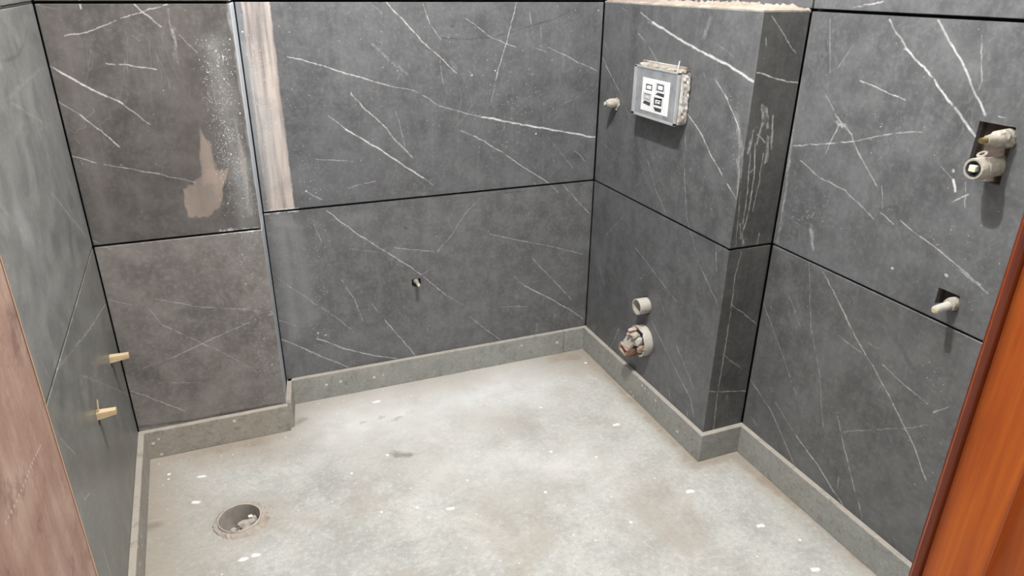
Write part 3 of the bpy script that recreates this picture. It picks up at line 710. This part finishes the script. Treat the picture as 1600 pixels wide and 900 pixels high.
link('tip', lathe(bmesh.new(), O, n, [(L2*.76, .0058), (L2*.97, .0056), (L2, .0048)], 16), M_BRASS, dv, True)
# straight pipe stub in the small square cut-out
b, L = reach('RW', 1489, 475, 1461, 483)
st = at('pipe_stub', b, 'cream capped pipe stub in a small square cut-out by the door frame', 'pipe')
link('collar', lathe(bmesh.new(), O, n, [(-.022, .014), (.003, .0145), (.006, .0135), (.012, .013), (.014, .0095)], 24, .06), M_DUSTY, st, True)
tilt = (n+Vector((0, .0, -.10))).normalized()
link('pipe', lathe(bmesh.new(), O, tilt, [(-.02, .0092), (L*.9, .0088), (L*.97, .0082), (L, .006)], 22, .03), M_PVC, st, True)
link('plug', lathe(bmesh.new(), O, tilt, [(L*.97, .0062), (L*1.035, .0055)], 6), M_WEDGE, st, True)
# small stub low on the back wall
b, L = reach('BR', 650, 439.5, 653.6, 446)
st = at('pipe_stub', b, 'tiny brass pipe end in a chipped hole low on the back wall', 'pipe'); n = NRM['BR']
L = max(L, .03)
link('pipe', lathe(bmesh.new(), O, n, [(-.022, .0085), (.004, .0085), (.005, .0068), (L*.9, .0066), (L, .0055)], 18, .02), M_DUSTY, st, True)
link('tip', lathe(bmesh.new(), O, n, [(L*.95, .0052), (L+.003, .0044)], 12), M_IVORY, st, True)
# water inlet high by the corner of the boxing
b, L = reach('BX', 964, 161, 944, 162)
n = NRM['BX']; st = at('water_inlet', b, 'beige water inlet stub high beside the corner, left of the flush cover', 'pipe')
link('rose', lathe(bmesh.new(), O, n, [(-.002, .018), (.004, .0175), (.007, .014)], 22, .14), M_MORTAR, st, True)
link('body', lathe(bmesh.new(), O, n, [(.0, .0155), (L*.55, .0152), (L*.62, .0135), (L*.8, .011), (L*.86, .009)], 24, .05), M_DUSTY, st, True)
link('nozzle', lathe(bmesh.new(), O, n, [(L*.84, .007), (L*.92, .0068), (L*.92, .0055), (L, .0052), (L, .002)], 18), M_PVC, st, True)
link('seal', lathe(bmesh.new(), O, n, [(L*.85, .0078), (L*.90, .0078)], 18), M_BLACK, st, True)
bm = rough_chunk(bmesh.new(), (-.004, -.004, -.020), (.004, .006, .005), 9, 1); link('mortar_drip', bm, M_MORTAR, st)

# flush-valve builder's cover
ya, yc_, za, zc_ = -.283, -.512, .970, 1.113; dp = .040
cv = at('flush_cover', Vector((W, (ya+yc_)/2, (za+zc_)/2)), 'clear plastic box covering the flush valve opening, with an instruction label', 'cover box')
hw, hh = (ya-yc_)/2, (zc_-za)/2
def lbox(x0, x1, y0, y1, z0, z1, bev=0): return bbox(bmesh.new(), (min(x0, x1), min(y0, y1), min(z0, z1)), (max(x0, x1), max(y0, y1), max(z0, z1)), bev)
link('core', lbox(-.0005, -dp+.006, -hw+.012, hw-.012, -hh+.010, hh-.010, .002), M_INNER, cv)
bm = bmesh.new(); w_ = .005                              # shell: front sheet and four side walls
link('shell', lbox(-.0003, -dp, -hw, hw, -hh, hh, .003), M_CLEAR, cv)
bm = bmesh.new()
for (a_, b_) in (((-dp-.0012, -hw-.0008, -hh-.0008), (-dp+.006, hw+.0008, -hh+.006)), ((-dp-.0012, -hw-.0008, hh-.004), (-dp+.006, hw+.0008, hh+.0008)), ((-dp-.0012, -hw-.0008, -hh), (-dp+.006, -hw+.005, hh)), ((-dp-.0012, hw-.013, -hh), (-dp+.006, hw+.0008, hh))):
    bbox(bm, a_, b_)
link('shell_rim', bm, M_RIM, cv)
# foam packing on the side towards the door and mortar crust on top
bm = bmesh.new(); rr = random.Random(4); NZ, NX = 16, 6; gr = []
for k in range(NZ+1):
    gr.append([bm.verts.new((-.001-.031*i/NX, -hw-.001-(.009 if 0 < i < NX and 0 < k < NZ else .001)*rr.uniform(.4, 1), -hh+.003+(2*hh-.006)*k/NZ)) for i in range(NX+1)])
for k in range(NZ):
    for i in range(NX): bm.faces.new((gr[k][i], gr[k][i+1], gr[k+1][i+1], gr[k+1][i]))
link('packing', bm, M_FOAM, cv)
bm = bmesh.new()
for k in range(15):
    yk = hw-.006-k*(2*hw-.004)/14.5; rough_chunk(bm, (-.014-.004*(k % 3), yk, hh+.002), (.015, .011, .0045+.002*(k % 2)), 40+k, 2)
link('mortar_crust', bm, M_MORTAR, cv)
link('back_flange', lbox(0, -.006, -hw+.02, hw+.012, hh, hh+.012, .001), M_FOAM, cv)
stick = bmesh.new(); lathe(stick, Vector((-.018, -hw+.040, hh+.002)), Vector((.05, -.12, 1)), [(0, .0016), (.026, .0014)], 8); link('wire_end', stick, M_LABEL, cv)
fk = bmesh.new(); vs = [fk.verts.new(p) for p in ((-.012, -hw+.012, hh+.004), (-.022, -hw-.004, hh+.003), (-.016, -hw-.020, hh+.011), (-.012, -hw-.002, hh+.010), (-.014, -hw, hh+.001))]
for f in ((0, 1, 3), (1, 2, 3), (0, 3, 4), (1, 4, 2), (0, 4, 1), (2, 4, 3)): fk.faces.new([vs[i] for i in f])
link('dark_flake', fk, M_POCKET, cv)
# label: corners measured on the front sheet
LB = {}
xf = W-dp-.0006
c4 = [un(px, py, 0, xf) for px, py in ((1004,120.5),(1047,128.5),(1043,182),(1001.5,171.5))]
base = Vector((W, (ya+yc_)/2, (za+zc_)/2))
y0 = (c4[0].y+c4[3].y)/2-base.y; y1 = (c4[1].y+c4[2].y)/2-base.y; zt = (c4[0].z+c4[1].z)/2-base.z; zb_ = (c4[2].z+c4[3].z)/2-base.z
lab = link('label', lbox(-dp-.0001, -dp-.0008, y0, y1, zb_, zt), M_LABEL, cv); lab['label'] = 'white instruction label'
def uvp(u, v, x): return Vector((x, y0+(y1-y0)*u, zt+(zb_-zt)*v))
xi = -dp-.0011; bm = bmesh.new()
def qd(pts, x=xi): bm.faces.new([bm.verts.new(uvp(a, b, x)) for a, b in pts])
def sqr(u, v, s, t_, asp=.78):
    for (a0, b0, a1, b1) in ((-s, -s*asp, s, -s*asp+t_), (-s, s*asp-t_, s, s*asp), (-s, -s*asp, -s+t_, s*asp), (s-t_, -s*asp, s, s*asp)):
        qd([(u+a0, v+b0), (u+a1, v+b0), (u+a1, v+b1), (u+a0, v+b1)])
sqr(.26, .27, .115, .03); sqr(.67, .21, .125, .035); qd([(.60, .37), (.83, .37), (.83, .47), (.50, .44)])
sqr(.22, .58, .15, .008); sqr(.22, .57, .11, .02); sqr(.22, .57, .055, .012); qd([(.13, .70), (.36, .72), (.35, .83), (.06, .79)])
sqr(.63, .64, .14, .045); sqr(.65, .66, .065, .02); qd([(.55, .54), (.77, .52), (.77, .57), (.55, .58)]); qd([(.48, .82), (.78, .82), (.77, .93), (.55, .93)])
sqr(.67, .23, .165, .006, .85); sqr(.64, .67, .17, .006, .9)
link('pictogram', bm, M_INK, lab)

# flush pipe sleeve and broken waste pipe
b, L = FLS, reach('BX', 1010, 477, 994, 477)[1]
st = at('flush_pipe', b, 'cream round pipe sleeve standing out above the broken waste pipe', 'pipe')
link('sleeve', lathe(bmesh.new(), O, n, [(-.023, .0268), (L, .0272), (L+.0005, .0262), (L, .0235), (-.02, .0232)], 36, .01, False), M_PVC, st, True)
link('plug', lathe(bmesh.new(), O, n, [(.004, .0232), (.006, .018), (.008, .004)], 20, .1), M_RUBBLE, st, True)
b, L = WST, .030
st = at('waste_pipe', b, 'broken toilet waste pipe stuffed with plaster and clay lumps above the skirting', 'pipe')
u, v, _ = frame_axes(n); bm = bmesh.new(); N = 40; rr = random.Random(5); cols = []
for i in range(N):
    a = 2*math.pi*i/N; d = u*math.cos(a)+v*math.sin(a)
    # whole rim at the top and on the door side, broken away towards the corner
    away = max(0, d.y*.8-d.z*.55); ln = L*(1-.75*min(1, away*1.2))+rr.uniform(-.003, .003)
    cols.append([bm.verts.new(d*.0545-n*.022), bm.verts.new(d*.0545+n*ln), bm.verts.new(d*.0485+n*(ln-.002)), bm.verts.new(d*.0485-n*.022)])
for i in range(N):
    A, B = cols[i], cols[(i+1) % N]
    for k in range(3): bm.faces.new((A[k], B[k], B[k+1], A[k+1]))
link('pipe_wall', bm, M_PVC, st)
pcs = [((-.030, .020, .036), (.022, .013, .009), 61), ((-.034, .002, .022), (.020, .015, .013), 62), ((-.026, -.014, .004), (.016, .013, .016), 63), ((-.020, -.022, -.018), (.016, .014, .014), 64),
       ((-.014, .020, .012), (.014, .016, .014), 65), ((-.010, -.004, -.030), (.016, .022, .016), 66), ((-.038, .026, .020), (.016, .011, .006), 67), ((-.022, .004, -.010), (.018, .012, .012), 68)]
for i, (c_, s_, sd) in enumerate(pcs):
    bm = rough_chunk(bmesh.new(), c_, s_, sd, 2); link('broken_lump', bm, (M_CLAY, M_RUBBLE, M_PVC)[i % 3], st)
# hollow clay piece
bm = bmesh.new(); bo = Vector((-.036, .030, -.040)); ex, ey, ez = .026, .024, .014
tk = .004
bbox(bm, bo+Vector((-ex, -ey, -ez)), bo+Vector((ex, ey, -ez+tk))); bbox(bm, bo+Vector((-ex, -ey, ez-tk)), bo+Vector((ex, ey, ez)))
bbox(bm, bo+Vector((-ex, -ey, -ez)), bo+Vector((ex, -ey+tk, ez))); bbox(bm, bo+Vector((-ex, ey-tk, -ez)), bo+Vector((ex, ey, ez))); bbox(bm, bo+Vector((ex-tk, -ey, -ez)), bo+Vector((ex, ey, ez)))
bmesh.ops.rotate(bm, verts=bm.verts, cent=bo, matrix=Matrix.Rotation(.25, 3, 'X'))
link('hollow_clay_piece', bm, M_CLAY, st)
bm = bmesh.new(); pts = [(-.058, .048, -.026), (-.052, .006, -.026), (-.022, .0, .022), (-.030, .034, .030)]
f0 = [bm.verts.new(p) for p in pts]; f1 = [bm.verts.new(Vector(p)+Vector((.007, .0, -.006))) for p in pts]
bm.faces.new(f0); bm.faces.new(f1)
for i in range(4): bm.faces.new((f0[i], f0[(i+1) % 4], f1[(i+1) % 4], f1[i]))
link('broken_lump', bm, M_PVC, st)

# wooden wedges plugged into the left wall
for i, (wx, wy, tx, ty, lbl) in enumerate(((171.7, 560, 201, 552.5, 'pale wooden wedge plug in the left wall nearer the corner'), (151.7, 647.5, 181, 638, 'pale wooden wedge plug in the left wall, lower one with a splinter'))):
    b, L = reach('LW', wx, wy, tx, ty); n = LWN
    wd = at('wooden_wedge', b, lbl, 'wedge', 'wooden wedge plugs in the left wall')
    bm = bmesh.new(); hy = .009
    prof = [(-.012, -.0085, .006), (0, -.010, .007), (L, -.0055, .006)]
    rg = []
    for d, z0, z1 in prof:
        rg.append([bm.verts.new(n*d+Vector((0, sy*hy*(1-.25*(d > .01)), z))) for sy, z in ((-1, z0), (1, z0), (1, z1), (-1, z1))])
    for A, B in zip(rg, rg[1:]):
        for k in range(4): bm.faces.new((A[k], A[(k+1) % 4], B[(k+1) % 4], B[k]))
    bm.faces.new(rg[0]); bm.faces.new(rg[-1])
    link('wedge', bm, M_WEDGE, wd)
    hb = lathe(bmesh.new(), Vector((0, -.001, -.019)), n, [(.0002, .009), (.0008, .008)], 16, .15)
    h_ = link('chipped_hole', hb, M_POCKET, wd)
    if i == 1:
        sp_ = lathe(bmesh.new(), Vector((.004, -.004, .005)), Vector((.12, .10, 1)), [(0, .002), (.03, .0016), (.034, .0004)], 6); link('splinter', sp_, M_WEDGE, wd)

# floor drain pipe with rubble in it
dn = at('drain_pipe', Vector((dr_c.x, dr_c.y, 0)), 'open round floor drain pipe with cement rubble inside', 'drain')
pr = [(-.15, DR), (.010, DR), (.0115, DR-.001), (.0115, DR-.0028), (.010, DR-.004), (-.15, DR-.004)]
link('pipe', lathe(bmesh.new(), O, Z, pr, 48, .0, False), mottled('dusty_grey_pvc', (.33, .30, .265), (.44, .405, .36), 40, .7, .3, c=(.52, .48, .42)), dn, True)
link('plug', lathe(bmesh.new(), Vector((0, 0, -.10)), Z, [(-.04, DR-.004), (0, DR-.004)], 32), M_RUBBLE, dn)
for i, (x_, y_, z_, s_) in enumerate(((.010, -.010, -0.038, .020), (.028, -.004, -0.042, .018), (.018, -.030, -0.044, .020), (-.006, -.028, -0.054, .018), (.034, .014, -0.048, .015), (-.022, -.010, -.086, .016), (.0, .012, -.086, .018), (-.024, .022, -.092, .014))):
    link('rubble_lump', rough_chunk(bmesh.new(), (x_, y_+.014, z_+(.018 if i < 5 else .03)), (s_, s_*.8, s_*.75), 80+i, 1), M_RUBBLE, dn)
link('white_pebble', rough_chunk(bmesh.new(), (.026, .022, -.012), (.007, .006, .004), 95, 2), M_LABEL, dn, True)
# ragged mortar around the pipe
bm = bmesh.new(); rr = random.Random(11); inn, mid_, out = [], [], []
for i in range(56):
    a = 2*math.pi*i/56; c_, s_ = math.cos(a), math.sin(a)
    inn.append(bm.verts.new((c_*(DR+.0005), s_*(DR+.0005), .005+.003*rr.random())))
    r1 = DR+.006+.006*rr.random(); mid_.append(bm.verts.new((c_*r1, s_*r1, .003+.004*rr.random())))
    r2 = DR+.010+.010*rr.random()*(1.6 if c_ > .2 else .6); out.append(bm.verts.new((c_*r2, s_*r2, -.0005)))
for A, B in ((inn, mid_), (mid_, out)):
    for i in range(56): bm.faces.new((A[i], A[(i+1) % 56], B[(i+1) % 56], B[i]))
link('mortar_collar', bm, mottled('brown_floor_mortar', (.35, .305, .255), (.44, .40, .345), 50, .95, .7, c=(.28, .225, .175)), dn)
